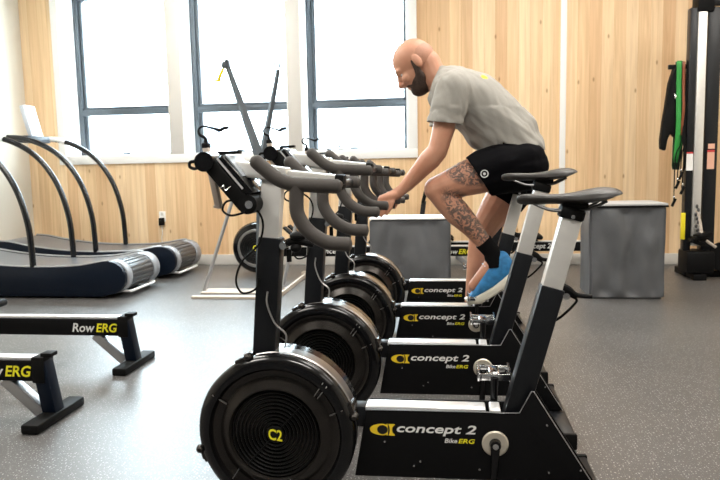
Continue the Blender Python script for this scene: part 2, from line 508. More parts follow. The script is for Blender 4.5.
w.bx(XL, OPEN[0][0], YB, YB + .45, Z0, Z1)
w.bx(OPEN[0][1], OPEN[1][0], YB, YB + .45, Z0, Z1)
w.bx(OPEN[1][1], OPEN[2][0], YB, YB + .45, Z0, Z1)
w.bx(OPEN[2][1], XR, YB, YB + .45, Z0, Z1)
struct(w.build('wall_back', M['wood'], smooth=0))
struct(MB().bx(XL, XR, YB - .016, YB, 0, 0.115, bev=.003).build('baseboard_back', M['beige']))
struct(MB().bx(XL, XL + .016, YF, YB - .016, 0, 0.115, bev=.003).build('baseboard_left', M['beige']))
# casing round the three windows
c = MB()
c.bx(-4.435, -0.34, YB - .022, YB, 1.155, Z0, bev=.003)
c.bx(-4.435, -0.34, YB - .022, YB, Z1, Z1 + .1, bev=.003)
c.bx(-4.435, -4.347, YB - .022, YB, Z0, Z1, bev=.003)
c.bx(-0.448, -0.34, YB - .022, YB, Z0, Z1, bev=.003)
struct(c.build('trim_1', M['white']))
c = MB()
c.bx(-3.10, -2.935, YB - .022, YB, Z0, Z1, bev=.003)
c.bx(-1.745, -1.59, YB - .022, YB, Z0, Z1, bev=.003)
struct(c.build('trim_2', M['beige']))
# white reveals lining each opening
c = MB()
for x0, x1 in OPEN:
    c.bx(x0, x0 + .008, YB, YB + .44, Z0, Z1); c.bx(x1 - .008, x1, YB, YB + .44, Z0, Z1)
    c.bx(x0, x1, YB, YB + .44, Z0, Z0 + .008); c.bx(x0, x1, YB, YB + .44, Z1 - .008, Z1)
struct(c.build('trim_3', M['white']))
# white batten joining the wood panels
struct(MB().bx(1.128, 1.188, YB - .012, YB, 0.115, ZC, bev=.002).build('trim_4', M['white']))
for i, (x0, x1) in enumerate(OPEN):
    wn = bpy.data.objects.new('window_%d' % (i + 1), None); COL.objects.link(wn)
    wn.location = (x0, YB, Z0); struct(wn)
    off = (x0, YB, Z0)
    f = MB(); y0, y1 = YB + .29, YB + .37
    f.bx(x0 + .008, x0 + .062, y0, y1, Z0, Z1, bev=.004)
    f.bx(x0 + .062, x0 + .105, y0 + .025, y1, Z0, Z1, bev=.004)
    f.bx(x1 - .055, x1 - .008, y0 + .02, y1, Z0, Z1, bev=.003)
    f.bx(x0, x1, y0 + .02, y1, Z0 + .008, Z0 + .028, bev=.003)
    f.bx(x0, x1, y0, y1, Z1 - .06, Z1 - .008, bev=.003)
    f.bx(x0 + .06, x1 - .02, y0 - .01, y1, 1.725, 1.79, bev=.004)
    f.bx(x0 + .09, x1 - .02, y0 + .02, y1, 1.79, 1.825, bev=.004)
    f.build('window_frame', M['winframe'], wn, off=off)
    MB().bx(x0 + .1, x1 - .02, y1 - .03, y1 - .024, Z0 + .02, Z1 - .05).build('pane', M['glass'], wn, off=off, smooth=0)
    MB().box(((x0 + x1) / 2 - .05, y0 + .012, Z0 + .036), (.09, .02, .016), bev=.004).build('latch', M['winframe'], wn, off=off)

# outside: pale yard and the neighbouring building, washed out by the daylight
struct(MB().bx(-60, 40, YB + .5, 90, -0.6, -0.5).build('ground', M['ext_ground'], smooth=0))
bl = thing('building', 'pale low building seen washed out beyond the windows', 'building', (-12, 34, -0.5))
MB().bx(-20, 24, 0, 8, 0, 5.2).build('wall', M['ext_white'], bl, smooth=0)
MB().bx(-20.2, 24.2, -.2, 8, 5.2, 5.45).build('roof_edge', M['ext_white'], bl, smooth=0)
for k in range(9):
    f = MB().bx(-18 + k * 4.3, -16.9 + k * 4.3, -.06, 0, 2.6, 3.7).build('window', M['ext_grey'], bl, smooth=0)

# wall outlets
def outlet(loc, rz, label, plug):
    t = thing('wall_outlet', label, 'outlet', loc, rz)
    MB().box((0, -.004, 0), (.075, .008, .12), bev=.003).build('cover_plate', M['white'], t)
    for z in (.03, -.03):
        MB().box((0, -.009, z), (.03, .004, .035), bev=.002).build('socket', M['beige'], t)
    if plug:
        MB().box((0, -.035, -.055), (.055, .05, .085), bev=.006).build('adapter', M['cap'], t)
        MB().tube([(0, -.035, -.10), (.004, -.04, -.18), (-.008, -.035, -.26), (.004, -.02, -.40)], .004, 6, 4).build('cord', M['white'], t)
outlet((-3.24, YB, .55), 0, 'white wall outlet with a black adapter plugged in, below the windows', True)
outlet((XL, 6.45, .62), R(90), 'white wall outlet on the cream left wall behind the treadmills', False)

# ================================================================== EXERCISE BIKES
PLATE = [(-.302, .117), (-.262, .334), (.111, .336), (.150, .334), (.204, .336), (.2385, .403), (.246, .403), (.458, .062), (.405, .062), (.37, .120)]
def make_bike(label):
    t = thing('exercise_bike', label, 'exercise bike', (0, 2.08, 0), 0, 'black and silver exercise bikes standing in a row')
    # side plates
    sp = MB().prism(PLATE, -.053, -.045, bev=.0015).build('side_plate', M['plate'], t, smooth=30)
    MB().prism(PLATE, .045, .053, bev=.0015).build('side_plate', M['plate'], t, smooth=30)
    # silver edge line of the near plate
    e = MB().tube([(x, -.0535, z) for x, z in PLATE[1:8]], .0016, 6)
    e.build('edge_strip', M['steel'], sp)
    yy = -.0538
    # emblem: broad C wrapped round a disc plus a waisted bar
    lg = MB()
    outer = [(-.2125 + .0395 * math.cos(a) * (1 if math.cos(a) < 0 else .55), .2705 + .0185 * math.sin(a)) for a in [2 * math.pi * k / 40 for k in range(40)]]
    lg.prism(outer, yy, yy + .001)
    lg.prism([(-.200, .252), (-.174, .252), (-.1745, .2545), (-.181, .262), (-.1825, .2705), (-.181, .279), (-.1745, .2865), (-.174, .289), (-.200, .289)], yy, yy + .001)
    lg.build('emblem', M['yellow_ink'], sp, smooth=0)
    hole = MB().prism([(-.2125 + .0165 * math.cos(a), .2705 + .0145 * math.sin(a)) for a in [2 * math.pi * k / 32 for k in range(32)]], yy - .0006, yy)
    hole.prism([(-.1965 + .0022 * math.sin(0), .252), (-.1935, .252), (-.1905, .262), (-.1895, .2705), (-.1905, .279), (-.1935, .289), (-.1965, .289), (-.1945, .2705)], yy - .0006, yy)
    hole.build('emblem_disc', M['black_ink'], sp, smooth=0)
    text('lettering', 'concept 2', M['white_ink'], sp, -.168, .075, .2555, .2920, yy, shear=.22, bold=.018)
    text('lettering', 'Bike', M['white_ink'], sp, -.021, .018, .2345, .2485, yy, shear=.2, bold=.012)
    text('lettering', 'ERG', M['lime_ink'], sp, .021, .071, .2345, .2485, yy, shear=.2, bold=.012)
    for bx_, bz in ((-.206, .232), (-.096, .172), (-.116, .157), (.085, .154), (.285, .30), (.292, .152), (.385, .162)):
        MB().lathe([(.0005, -.004), (.003, -.0035), (.0042, -.001), (.0042, .001)], (bx_, -.0535, bz), 12).build('bolt', M['chrome'], sp)
    # silver top tray
    b = MB().bx(-.268, .105, -.034, .034, .318, .338, bev=.006)
    b.build('top_rail', M['alu_bright'], t)
    MB().bx(.117, .150, -.040, .040, .318, .337, bev=.004).build('top_rail', M['alu_bright'], t)
    # rear and front feet
    MB().bx(.398, .468, -.285, .285, .004, .058, bev=.006).build('rear_foot', M['tube'], t)
    for s in (-1, 1):
        MB().bx(.394, .472, s * .305 - .022 * (1 if s > 0 else 0), s * .305 + .022 * (1 if s < 0 else 0), 0, .062, bev=.006).build('foot_cap', M['cap'], t)
    MB().prism([(.30, .09), (.262, .352), (.43, .085), (.455, .05), (.40, .05), (.36, .10)], -.045, .045).build('tail_cover', M['plate'], t)
    MB().bx(-.66, -.60, -.26, .26, 0.0, .045, bev=.006).build('front_foot', M['tube'], t)
    MB().bar((-.63, 0, .03), (-.50, 0, .20), .05, .05).build('front_strut', M['tube'], t)
    # flywheel housing
    cx, cz = -.546, .258
    cx0, y0 = cx, -.085
    h = MB().lathe([(.204, y0 + .002), (.212, y0 - .012), (.219, y0 - .014), (.244, y0 - .004), (.252, y0 + .010), (.252, y0 + .030), (.246, y0 + .036), (.246, .080), (.21, .092), (.0005, .095)], (cx, 0, cz), 96)
    hs = h.build('flywheel_housing', M['gloss'], t, smooth=40)
    MB().lathe([(.245, y0 + .048), (.2495, y0 + .052), (.2505, y0 + .075), (.2495, y0 + .105), (.245, y0 + .110)], (cx, 0, cz), 96, closed=False).build('rim_band', M['band'], hs)
    # sloping dish between rim and inner ring
    d = MB().lathe([(.206, y0 - .004), (.204, y0 + .006), (.188, y0 + .014), (.178, y0 + .012), (.152, y0 - .013), (.147, y0 - .014), (.142, y0 - .004), (.138, y0 + .004), (.0005, y0 + .006)], (cx, 0, cz), 96)
    d.build('front_dish', M['ring'], hs, smooth=50)
    g = MB()
    for k in range(9):
        r = .034 + k * .0122
        g.lathe([(r, y0 - .003), (r + .0018, y0 - .0055), (r + .0045, y0 - .0055), (r + .006, y0 - .003), (r + .006, y0 + .004), (r, y0 + .004)], (cx, 0, cz), 72, closed=True)
    g.lathe([(.0005, y0 - .006), (.026, y0 - .006), (.028, y0 - .003), (.028, y0 + .004)], (cx, 0, cz), 40)
    ga = math.atan2(1, .92)
    for s in (-1, 1):
        g.bar((cx + s * .03 * math.cos(ga), y0 - .0035, cz + s * .03 * math.sin(ga)), (cx + s * .138 * math.cos(ga), y0 - .0035, cz + s * .138 * math.sin(ga)), .006, .004)
    g.build('grille', M['grille'], hs, smooth=40)
    for a in (ga, ga - .07, ga - .45, ga + 1.75, ga + math.pi):
        MB().bar((cx + .186 * math.cos(a), y0 + .008, cz + .168 * math.sin(a)), (cx + .232 * math.cos(a), y0 - .010, cz + .232 * math.sin(a)), .006, .0026).build('seam', M['band'], hs)
    text('lettering', 'C2', M['lime_ink'], hs, cx - .021, cx + .023, cz - .016, cz + .02, y0 - .0062, bold=.02, slope=-.006)
    for a in (R(112), R(17), R(197)):
        k = MB()
        px, pz = cx + .247 * math.cos(a), cz + .247 * math.sin(a)
        k.box((px, y0 + .045, pz), (.030, .085, .05), rot=(0, -a, 0), bev=.009)
        k.ell((cx + .257 * math.cos(a - .06), y0 + .01, cz + .257 * math.sin(a - .06)), (.014, .02, .014))
        k.tube([(cx + .253 * math.cos(a + q), y0 + .01 + .05 * abs(q), cz + .253 * math.sin(a + q)) for q in (-.10, -.03, .05, .12)], .008, 8, 4)
        k.build('clip', M['ring'], hs)
    MB().bar((-.335, 0, .30), (-.262, 0, .30), .06, .07, bev=.01).build('neck_joint', M['tube'], t)
    # handlebar column
    MB().bar((-.612, 0, .25), (-.560, 0, .870), .060, .074, bev=.006).build('column_tube', M['tube'], t)
    MB().bar((-.585, 0, .62), (-.5475, 0, 1.055), .050, .064, bev=.005).build('column_post', M['alu'], t)
    kn = MB().cyl((-.515, -.04, .845), (-.515, .03, .845), .011)
    kn.build('clamp_bolt', M['chrome'], t)
    lv = MB().tube([(-.515, .0, .848), (-.48, .0, .858), (-.445, .0, .850), (-.425, .0, .842)], [.012, .014, .012, .007], 10, 4)
    lv.ell((-.475, 0, .872), (.026, .024, .014)); lv.ell((-.482, 0, .835), (.018, .020, .016))
    lv.cyl((-.505, 0, .83), (-.505, 0, .79), .008)
    lv.build('clamp_lever', M['cap'], t)
    # stem and bars
    st = MB().bar((-.665, 0, 1.088), (-.50, 0, 1.062), .070, .046, bev=.005)
    st.bar((-.497, 0, 1.058), (-.345, 0, 1.040), .062, .040, bev=.005)
    st.build('stem', M['alu'], t)
    MB().bar((-.350, 0, 1.040), (-.322, 0, 1.037), .068, .046, bev=.005).build('stem_cap', M['cap'], t)
    cb = MB().cyl((-.335, -.2, 1.032), (-.335, .2, 1.032), .0125)
    cb.build('cross_bar', M['tube'], t)
    for s in (-1, 1):
        y = s * .2
        g = MB().tube([(-.541, y, 1.103), (-.522, y, 1.086), (-.487, y, 1.058), (-.450, y, 1.042), (-.41, y, 1.037), (-.313, y, 1.031)], .0205, 18, 6)
        g.ell((-.541, y, 1.103), (.0205,) * 3); g.ell((-.313, y, 1.031), (.014, .0203, .0203))
        g.build('grip', M['foam'], t)
        g = MB().tube([(-.428, y, 1.035), (-.430, y, .995), (-.428, y, .955), (-.405, y, .914), (-.370, y, .886), (-.335, y, .872), (-.284, y, .868)], .0205, 18, 6)
        g.ell((-.284, y, .868), (.010, .0205, .0205))
        g.build('drop_grip', M['foam'], t)
    # monitor on its arm
    MB().bar((-.62, 0, 1.10), (-.665, 0, .985), .05, .05, bev=.004).build('monitor_arm', M['tube'], t)
    a = Vector((-.730, 0, 1.112)); b_ = Vector((-.612, 0, .970))
    mo = MB().bar(a, b_, .19, .048, bev=.008)
    mo.cyl((-.606, -.097, .978), (-.606, .097, .978), .03)
    mon = mo.build('monitor', M['cap'], t)
    nrm = Vector((.765, 0, .644))
    MB().bar(a + nrm * .036 + Vector((.012, 0, -.014)), b_ + nrm * .036 + Vector((-.012, 0, .014)), .182, .024, bev=.004).build('bezel', M['gloss'], mon)
    MB().bar(a + nrm * .030 + Vector((.012, 0, -.014)), b_ + nrm * .030 + Vector((-.03, 0, .036)), .186, .006).build('bezel_strip', M['alu_bright'], mon)
    MB().bar(a + nrm * .05 + Vector((.02, 0, -.02)), b_ + nrm * .05 + Vector((-.05, 0, .06)), .15, .004).build('screen', M['screen'], mon)
    MB().cyl((-.733, -.105, 1.108), (-.733, .105, 1.108), .030).build('battery_housing', M['gloss'], mon)
    MB().tube([(-.758, -.09, 1.11), (-.780, -.09, 1.108), (-.783, -.09, 1.095), (-.768, -.09, 1.088), (-.750, -.09, 1.095)], .005, 8, 4).build('loop', M['cap'], mon)
    MB().cyl((-.598, -.106, .978), (-.598, .106, .978), .012).build('hinge_bolt', M['chrome'], mon)
    MB().tube([(-.690, -.099, 1.025), (-.675, -.099, 1.036), (-.672, -.099, 1.022), (-.655, -.099, 1.032)], .0014, 6, 4).build('release_tab', M['chrome'], mon)
    # phone cradle: flat tan bar with a bent wire hook
    MB().bar((-.7735, .03, 1.165), (-.738, .03, .965), .03, .019, bev=.003).bar((-.752, .03, .967), (-.730, .03, .963), .03, .010, bev=.002).build('cradle_bar', M['tan'], t)
    hk = MB().tube([(-.772, .03, 1.165), (-.775, .03, 1.185), (-.792, .03, 1.195), (-.795, .03, 1.212), (-.778, .03, 1.222), (-.745, .03, 1.214), (-.725, .03, 1.208), (-.712, .03, 1.214), (-.695, .03, 1.216)], [.008, .005, .0045, .0035, .003, .0035, .006, .006, .005], 8, 5)
    hk.box((-.772, .03, 1.16), (.021, .032, .018), bev=.004)
    hk.bar((-.745, .03, 1.135), (-.66, .03, 1.138), .03, .010)
    hk.build('cradle_hook', M['cap'], t)
    MB().tube([(-.61, -.10, .955), (-.66, -.09, .945), (-.685, -.09, .962), (-.67, -.09, .988), (-.63, -.08, .985), (-.585, -.06, .955), (-.572, -.05, .91), (-.590, -.05, .85), (-.640, -.06, .80), (-.662, -.06, .74), (-.645, -.055, .70), (-.605, -.045, .71), (-.592, -.04, .745)], .0035, 7, 6).build('cable', M['cap'], t)
    MB().tube([(-.57, -.032, .70), (-.572, -.034, .66), (-.55, -.034, .60), (-.515, -.036, .565), (-.52, -.034, .52)], .003, 6, 6).build('cable', M['steel'], t)
    # seat tube, post, saddle
    ax0, ax1 = Vector((.185, 0, .28)), Vector((.303, 0, .714))
    MB().bar(ax0, ax1, .064, .070, bev=.004).build('seat_tube', M['tube'], t)
    d = (ax1 - ax0).normalized()
    MB().bar(ax1 - d * .15, Vector((.3585, 0, .934)), .050, .060, bev=.004).build('seat_post', M['alu'], t)
    c_ = MB().bar((.352, 0, .917), (.3605, 0, .951), .062, .072, bev=.008)
    c_.box((.365, 0, .955), (.075, .05, .026), bev=.006)
    c_.build('seat_clamp', M['cap'], t)
    MB().cyl((.356, -.034, .926), (.356, .034, .926), .006).build('clamp_bolt', M['chrome'], t)
    q = MB().cyl((.340, -.036, .690), (.340, .036, .690), .010)
    q.build('clamp_bolt', M['chrome'], t)
    q = MB().tube([(.325, 0, .715), (.35, 0, .705), (.375, 0, .688), (.42, 0, .683)], [.014, .012, .008, .006], 10, 4)
    q.tube([(.345, 0, .69), (.375, 0, .675), (.365, 0, .655), (.335, 0, .625), (.315, 0, .61)], .004, 8, 4)
    q.build('clamp_lever', M['cap'], t)
    # saddle: lofted sections (x, half width, top, bottom)
    S = [(.196, .010, .986, .968), (.205, .020, .992, .962), (.235, .025, .995, .960), (.28, .028, .993, .962), (.325, .036, .992, .962), (.365, .058, .997, .960), (.40, .078, 1.006, .962), (.435, .088, 1.012, .966), (.465, .086, 1.012, .976), (.485, .070, 1.006, .988), (.494, .045, 1.000, .992)]
    rings = []
    for x, hw, zt, zb in S:
        ring = []
        for k in range(20):
            a_ = 2 * math.pi * k / 20
            cs, sn = math.cos(a_), math.sin(a_)
            yv = hw * math.copysign(abs(cs) ** .8, cs)
            drop = .010 * (abs(yv) / .09) ** 2
            if sn >= 0: z = (zt + zb) / 2 + (zt - zb) / 2 * (sn ** .7) - drop
            else: z = (zt + zb) / 2 - (zt - zb) / 2 * (abs(sn) ** .9) * (1 - .4 * (abs(cs)))
            ring.append((x, yv, z))
        rings.append(ring)
    sd = MB().rings(rings).build('saddle', M['saddle'], t)
    bake(sd, [('SUBSURF', dict(levels=1, render_levels=1))])
    rl = MB()
    for s in (-1, 1):
        rl.tube([(.245, s * .012, .966), (.275, s * .018, .952), (.31, s * .022, .944), (.39, s * .022, .946), (.42, s * .03, .956), (.45, s * .04, .972)], .0045, 8, 5)
    rl.build('saddle_rail', M['dksteel'], sd)
    return t

def make_crank(t, near):
    """near = -1: the arm on the camera's side hangs down, +1: it points up; each side its own arm and pedal"""
    cx, cz = .132, .238
    for s in (-1, 1):
        if s < 0:
            MB().lathe([(.0005, -.006), (.036, -.006), (.040, -.003), (.040, .0)], (cx, -.054, cz), 40).build('bearing_disc', M['disc'], t)
        updn = near if s < 0 else -near
        a0 = Vector((cx, s * .064, cz)); a1 = Vector((cx + .006 * updn, s * .078, cz + .163 * updn))
        arm = MB().cyl(a0 - Vector((0, s * .012, 0)), a0 + Vector((0, s * .014, 0)), .019, .016)
        arm.tube([a0, a0.lerp(a1, .5), a1], [.015, .0115, .013], 12)
        ar = arm.build('crank_arm', M['gloss'], t)
        MB().cyl(a0 + Vector((0, s * .013, 0)), a0 + Vector((0, s * .018, 0)), .009).build('crank_bolt', M['chrome'], ar)
        p = a1 + Vector((0, s * .055, 0))
        pd = MB().cyl(a1, p + Vector((0, s * .04, 0)), .007)
        for q in (-1, 1):
            pd.box(p + Vector((q * .050, 0, 0)), (.007, .096, .030), bev=.002)
            pd.box(p + Vector((0, q * .048, 0)), (.100, .006, .022), bev=.002)
            pd.box(p + Vector((q * .025, q * .040, 0)), (.05, .005, .02), rot=(0, 0, R(28)), bev=.001)
            for j in range(-2, 3):
                pd.box(p + Vector((q * .050, j * .020, .018)), (.006, .008, .010))
        pd.box(p, (.034, .088, .026), bev=.005)
        pd.build('pedal', M['chrome'], t)

bike_names = ['nearest exercise bike, its large black flywheel in the front of the picture',
              'exercise bike second from the front, empty saddle, behind the nearest bike',
              'exercise bike the man in the grey shirt is pedalling',
              'farthest exercise bike, beyond the man, in front of the grey block']
b1 = make_bike(bike_names[0])
SP = .775
bikes = [b1]
for k in range(1, 4):
    b = copy_tree(b1)
    b.location.y = 2.08 + SP * k
    b['label'] = bike_names[k]
    bikes.append(b)
BAR = ('grip', 'drop_grip', 'stem', 'stem_cap', 'cross_bar', 'monitor', 'monitor_arm', 'cradle_bar', 'cradle_hook', 'column_post')
SEAT = ('seat_post', 'seat_clamp', 'saddle')
for b, dz, ds in ((bikes[1], .036, .050), (bikes[2], .018, 0.0), (bikes[3], .0, -.03)):
    for ch in kids(b):
        base = ch.name.split('.')[0]
        if base in BAR: ch.location.z += dz
        if base in SEAT: ch.location.z += ds; ch.location.x += ds * .25
for b, s in zip(bikes, (-1, -1, 1, -1)):
    make_crank(b, s)

# ================================================================== MAN ON THE THIRD BIKE
PY = bikes[2].location.y          # 3.63
P0 = Vector((.32, PY, 0))
man = thing('person', 'bearded man in a grey T-shirt and black shorts, leaning forward on an exercise bike', 'person', P0)
def W(x, y, z): return Vector((x - P0.x, y, z))       # y is relative to the bike's centre line
# head frame: looking left and down
HC = W(-.180, 0, 1.605); HS = 1.03
fa = R(41)
hf = Vector((-math.cos(fa), 0, -math.sin(fa))); hu = Vector((-math.sin(fa), 0, math.cos(fa))); hs_ = Vector((0, 1, 0))
HM = Matrix((hf * HS, hs_ * HS, hu * HS)).transposed().to_4x4()      # local x forward, y side, z up
def H(f, s, u): return HC + (hf * f + hs_ * s + hu * u) * HS
body = MB()
# skull and face
body.ell(H(-.008, 0, .028), (.106, .080, .096), HM)
body.ell(H(.030, 0, -.030), (.074, .066, .095), HM)
body.ell(H(.040, 0, -.098), (.055, .052, .042), HM)
body.ell(H(.078, 0, .022), (.028, .058, .024), HM)                 # brow
body.chain([(H(.098, 0, .008), .010), (H(.116, 0, -.018), .0125), (H(.126, 0, -.034), .0135), (H(.104, 0, -.044), .015)])   # nose
for s in (-1, 1):
    body.ell(H(.106, s * .013, -.039), (.010, .009, .008), HM)
    body.ell(H(.072, s * .040, -.028), (.030, .022, .024), HM)     # cheek
    body.ell(H(-.018, s * .078, -.006), (.023, .012, .037), HM @ Euler((0, R(-12), s * R(18))).to_matrix().to_4x4())   # ear
    body.ell(H(-.012, s * .076, -.030), (.011, .008, .014), HM)
body.ell(H(.090, 0, -.070), (.016, .026, .008), HM)                # lips
body.ell(H(.087, 0, -.082), (.016, .023, .008), HM)
# neck and trunk
body.chain([(H(-.052, 0, -.040), .068), (W(-.085, 0, 1.535), .070), (W(-.02, 0, 1.49), .078)])
TR = [((.015, 1.455), .110, .150), ((.12, 1.405), .128, .165), ((.215, 1.31), .132, .160), ((.30, 1.21), .130, .155), ((.36, 1.09), .125, .160)]
ang = R(42)
TM = Euler((0, ang, 0)).to_matrix().to_4x4()
def dense(T, n=5):
    out = []
    for (a, ra, ya), (b, rb, yb) in zip(T[:-1], T[1:]):
        for k in range(n):
            t_ = k / n
            out.append(((a[0] * (1 - t_) + b[0] * t_, a[1] * (1 - t_) + b[1] * t_), ra * (1 - t_) + rb * t_, ya * (1 - t_) + yb * t_))
    return out + [T[-1]]
TR = dense(TR)
for (x, z), rt_, ry in TR:
    body.ell(W(x, 0, z), (.12, ry, rt_), TM)
SHY, HIPY = .185, .105
for s in (-1, 1):
    sh = W(.020, s * SHY, 1.450); el = W(-.062, s * .225, 1.155); wr = W(-.235, s * .205, .965)
    if s > 0: el = W(-.06, .235, 1.15)
    body.chain([(W(.03, s * .10, 1.475), .075), (sh, .070), (sh.lerp(el, .35), .060), (sh.lerp(el, .7), .051), (el, .045), (el.lerp(wr, .25), .049), (el.lerp(wr, .55), .040), (wr, .029)])
    # hand closed round the drop grip (bar along x at |y| = .2, z = .89)
    palm = [(wr, .028), (W(-.275, s * .205, .937), .029), (W(-.315, s * .212, .924), .024)]
    body.chain(palm)
    body.chain([(W(-.275, s * .222, .935), .022), (W(-.345, s * .226, .918), .017)])
    body.chain([(W(-.28, s * .19, .935), .018), (W(-.345, s * .205, .922), .016)])
    L_ = (.92, 1.0, .95, .80)
    for i in range(4):
        fx = -.352 + i * .0235
        q = L_[i]
        body.chain([(W(fx + .004, s * .222, .922), .0105), (W(fx - .004, s * .2375, .898), .0098),
                    (W(fx - .016 * q, s * .240, .898 - .030 * q), .0090), (W(fx - .042 * q, s * .232, .898 - .070 * q), .0082)])
    body.chain([(W(-.272, s * .185, .928), .014), (W(-.305, s * .168, .915), .0125), (W(-.335, s * .168, .893), .0105), (W(-.352, s * .176, .874), .009)])
# legs: camera-side leg drawn up, far leg extended down
LK, LA = W(-.068, -.165, .960), W(.205, -.140, .640)
body.chain([(W(.36, -HIPY, 1.075), .116), (W(.25, -.14, 1.055), .106), (W(.09, -.16, 1.015), .091), (W(-.02, -.167, .975), .072), (LK, .064)])
body.chain([(LK, .060), (W(-.025, -.165, .905), .062), (W(.035, -.160, .840), .066), (W(.105, -.15, .765), .052), (W(.165, -.143, .69), .040), (LA, .035), (W(.215, -.14, .60), .036)])
body.ell(W(-.088, -.167, .958), (.040, .046, .048))
body.chain([(W(.215, -.14, .59), .034), (W(.15, -.14, .50), .032), (W(.115, -.14, .46), .028)])
RK, RA = W(.165, .150, .70), W(.105, .140, .235)
body.chain([(W(.37, HIPY, 1.075), .116), (W(.32, .13, .95), .106), (W(.245, .145, .83), .088), (RK, .064)])
body.chain([(RK, .062), (W(.150, .15, .60), .056), (W(.148, .148, .52), .060), (W(.125, .142, .38), .044), (RA, .034), (W(.10, .14, .17), .034)])
body.ell(W(.14, .150, .705), (.045, .048, .05))
body.chain([(W(.10, .14, .16), .03), (W(.02, .14, .135), .028)])
bo = body.build('body', M['skin'], man)
bake(bo, [('REMESH', dict(mode='VOXEL', voxel_size=.0048)), ('SMOOTH', dict(factor=.5, iterations=6))])
# face details
for s in (-1, 1):
    e = MB().ell(H(.079, s * .032, -.002), (.012, .013, .011), HM).build('eye', M['eye'], man)
    MB().ell(H(.089, s * .033, -.005), (.004, .006, .006), HM).build('iris', M['iris'], e)
    MB().chain([(H(.098, s * .014, .020), .005), (H(.096, s * .034, .026), .0055), (H(.082, s * .052, .022), .004)]).build('eyebrow', M['hair'], man)
bd = MB()
bd.ell(H(.046, 0, -.104), (.060, .056, .046), HM)
bd.ell(H(.030, 0, -.075), (.060, .0700, .050), HM)
for s in (-1, 1):
    bd.chain([(H(.004, s * .074, .012), .009), (H(.008, s * .071, -.03), .016), (H(.020, s * .062, -.068), .022), (H(.05, s * .040, -.105), .026)])
    bd.chain([(H(.098, s * .006, -.058), .0085), (H(.090, s * .026, -.066), .009), (H(.075, s * .036, -.088), .012)])
be = bd.build('beard', M['hair'], man)
bake(be, [('REMESH', dict(mode='VOXEL', voxel_size=.005)), ('SMOOTH', dict(factor=.5, iterations=4))])
cut = bmesh.new(); cut.from_mesh(be.data)
# open the beard at the mouth and cheeks: drop what stands forward of the upper lip
cut.to_mesh(be.data); cut.free()
# cropped hair at the back and sides
hr = MB(); hr.ell(H(-.027, 0, .010), (.0925, .0812, .084), HM)
ho = hr.build('hair', M['stubble'], man)

# T-shirt
sh_ = MB()
for (x, z), rt_, ry in TR[:-3]:
    sh_.ell(W(x, 0, z), (.13, ry + .026, rt_ + .022), TM)
sh_.ell(W(.165, -.0, 1.435), (.17, .13, .085), Euler((0, R(34), 0)).to_matrix().to_4x4())
sh_.ell(W(.365, 0, 1.13), (.10, .182, .132), TM)
sh_.ell(W(.31, 0, 1.215), (.14, .170, .150), TM)
sh_.ell(W(.17, 0, 1.25), (.10, .13, .095), TM)
sh_.chain([(W(-.085, 0, 1.525), .078), (W(-.01, 0, 1.49), .095)])
for s in (-1, 1):
    sh0 = W(.020, s * SHY, 1.450); el = W(-.062, s * .225, 1.155)
    sh_.chain([(W(.04, s * .08, 1.475), .088), (sh0, .088), (sh0.lerp(el, .45), .086), (sh0.lerp(el, .72), .082)])
so = sh_.build('t_shirt', M['shirt'], man)
bake(so, [('REMESH', dict(mode='VOXEL', voxel_size=.008)), ('SMOOTH', dict(factor=.5, iterations=22))])
def slice_off(o, co, no, where=None):
    bm = bmesh.new(); bm.from_mesh(o.data)
    g = bm.verts[:] + bm.edges[:] + bm.faces[:]
    if where is not None:
        fs = [f for f in bm.faces if where(f.calc_center_median())]
        vs = {v for f in fs for v in f.verts}; es = {e for f in fs for e in f.edges}
        g = list(vs) + list(es) + fs
    bmesh.ops.bisect_plane(bm, geom=g, plane_co=co, plane_no=no, clear_outer=True)
    bm.to_mesh(o.data); bm.free()
def keep_largest(o):
    bm = bmesh.new(); bm.from_mesh(o.data)
    seen, best = set(), []
    for v in bm.verts:
        if v in seen: continue
        st_, comp = [v], []
        seen.add(v)
        while st_:
            q = st_.pop(); comp.append(q)
            for e in q.link_edges:
                w_ = e.other_vert(q)
                if w_ not in seen: seen.add(w_); st_.append(w_)
        if len(comp) > len(best): best = comp
    keep = set(best)
    bmesh.ops.delete(bm, geom=[v for v in bm.verts if v not in keep], context='VERTS')
    bm.to_mesh(o.data); bm.free()
def wrinkle(o, amp, dirn, freq, where=None):
    """soft folds running along dirn"""
    d = Vector(dirn).normalized()
    me = o.data
    ns = [v.normal.copy() for v in me.vertices]
    for v, n in zip(me.vertices, ns):
        if where and not where(v.co): continue
        q = v.co - d * v.co.dot(d) * .9
        k = noise.noise(q * freq) + .5 * noise.noise(q * freq * 2.1 + Vector((3, 1, 2)))
        v.co += n * amp * k
for s in (-1, 1):
    sh0 = W(.020, s * SHY, 1.450); el = W(-.062, s * .225, 1.155)
    dv = (el - sh0).normalized()
    # sleeve hem
    slice_off(so, sh0.lerp(el, .56), Vector((-.12, 0, -.99)), lambda c, s=s, a_=sh0, d_=dv: s * c.y > .10 and c.z < 1.40 and ((c - a_) - d_ * (c - a_).dot(d_)).length < .108)
slice_off(so, W(-.070, 0, 1.53), Vector((-.93, 0, .37)), lambda c: c.z > 1.42 and abs(c.y) < .10 and c.x + P0.x < .0)   # collar
slice_off(so, W(.49, 0, 1.145), Vector((-.16, 0, -.98)), lambda c: c.x + P0.x > .27)
slice_off(so, W(.27, 0, 1.180), Vector((.20, 0, -.98)), lambda c: c.x + P0.x < .27 and c.z < 1.23)
keep_largest(so)
wrinkle(so, .0085, (.80, .15, -.55), 24, lambda c: c.z < 1.36)
wrinkle(so, .004, (-.35, 0, .9), 34)
bake(so, [('SOLIDIFY', dict(thickness=.004, offset=1.0)), ('SMOOTH', dict(factor=.4, iterations=2))])
